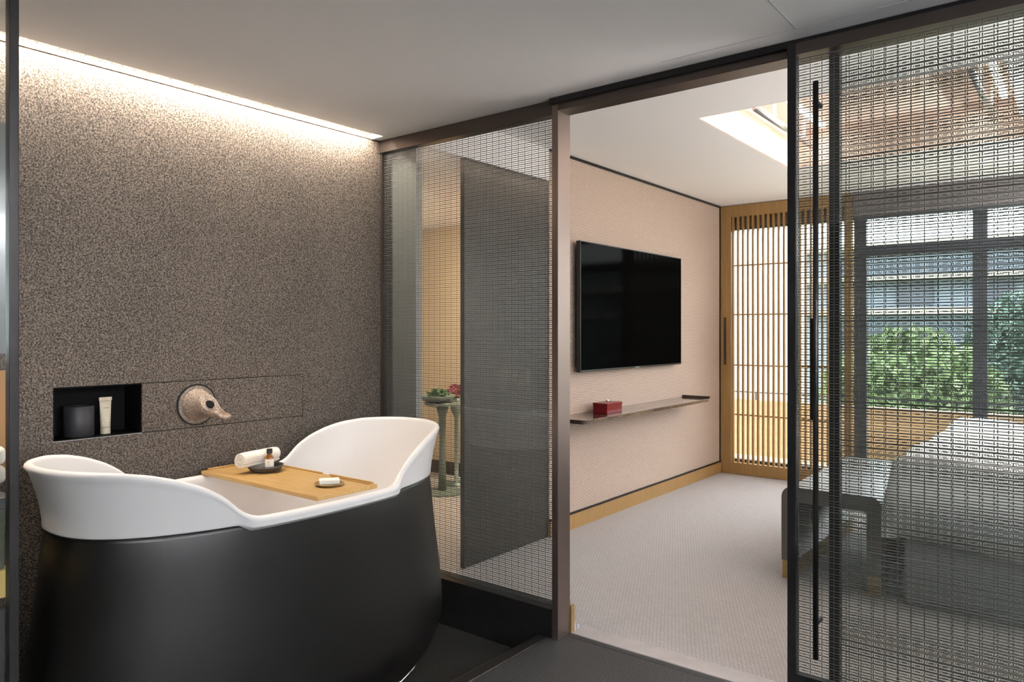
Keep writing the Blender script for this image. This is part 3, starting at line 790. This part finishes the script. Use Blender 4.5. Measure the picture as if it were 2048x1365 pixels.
# daylight portals in the bedroom windows and the added bathroom window
def portal(loc, rot, sx, sy):
    o = area('window_portal', loc, rot, sx, sy, 1, (1,1,1)); o.data.cycles.is_portal = True
portal((.08, 7.20, 1.24), (PI/2*3, 0, 0), 5.9, 2.3)
portal((2.66, 0, 1.5), (0, PI/2, 0), 1.45, 3.15)
# cove strip in the ceiling slot, grazing the stone
area('cove_strip', (-2.993, 1.43, ZB+.035), (0, math.radians(8), 0), .016, 2.42, 22, (1,.88,.74))
area('recess_lamp', (-1.45, 4.8, RZ-.03), (0, 0, 0), .06, 1.4, 4, (1,.93,.84))
area('recess_lamp', (-.55, 4.8, RZ-.03), (0, 0, 0), .06, 1.4, 4, (1,.93,.84))
area('bedroom_fill', (1.56, 5.2, 1.22), (PI, 0, 0), .08, 2.2, 120, (1,.96,.92))  # hidden fill light added over the headboard to brighten the bedroom
# unseen fill lights added behind and beside the camera to brighten the bathroom ceiling
area('ceiling_fill', (1.4, -2.08, 2.03), (PI-.5, 0, 0), 2.1, .12, 330, (.97,.97,1))
struct('fill_shield_back', MB().box(.25, 2.5, -2.2, -1.90, 1.96, 2.0).box(.25, 2.5, -1.92, -1.90, 2.0, 2.12).box(.25, .27, -2.2, -1.92, 2.0, 2.12), M['paint'])  # unseen trough added to keep the back fill light out of glass reflections
area('ceiling_fill', (2.36, .3, 2.07), (0, PI-.5, 0), .1, 3.2, 230, (.97,.97,1))
struct('fill_shield_right', MB().box(2.20, 2.5, -1.5, 2.2, 1.98, 2.02).box(2.20, 2.22, -1.5, 2.2, 2.02, 2.13), M['paint'])  # added ledge and lip screening the right-hand fill light
# warm lamps in the entry passage
area('passage_lamp', (-3.45, 4.55, 2.37), (math.radians(20), 0, 0), .55, .25, 60, (1,.86,.66))
# recessed downlights of the bathroom (over the tub and behind the camera)
def spot(name, loc, power, colr, size=80, blend=.6, rad=.04):
    l = bpy.data.lights.new(name, 'SPOT'); l.energy = power; l.color = colr; l.spot_size = math.radians(size); l.spot_blend = blend; l.shadow_soft_size = rad
    o = bpy.data.objects.new(name, l); col.objects.link(o); o.location = loc; return o
spot('downlight', (-2.45, 1.75, ZB-.01), 7, (1,.84,.66), 75, .7)
spot('downlight', (-1.0, -.6, ZB-.01), 30, (1,.88,.75), 120, .8)
spot('vanity_light', (-2.7, .35, ZB-.01), 18, (1,.84,.66), 100, .6)

# ================================================================== CAMERA
cam = bpy.data.cameras.new('camera'); co = bpy.data.objects.new('camera', cam); col.objects.link(co); sc.camera = co
co.location = (0, 0, HE); co.rotation_euler = (PI/2, 0, TH)
cam.sensor_fit = 'HORIZONTAL'; cam.sensor_width = 36; cam.lens = 36*1470/2048
cam.shift_y = -19.5/2048
cam.clip_start = .05; cam.clip_end = 300
sc.view_settings.view_transform = 'Standard'; sc.view_settings.look = 'None'; sc.view_settings.gamma = 1; sc.view_settings.use_curve_mapping = False
sc.view_settings.exposure = 1.1
sc.cycles.transparent_max_bounces = 24; sc.cycles.max_bounces = 10; sc.cycles.diffuse_bounces = 5; sc.cycles.glossy_bounces = 4
sc.cycles.caustics_reflective = False; sc.cycles.caustics_refractive = False
sc.cycles.sample_clamp_indirect = 6
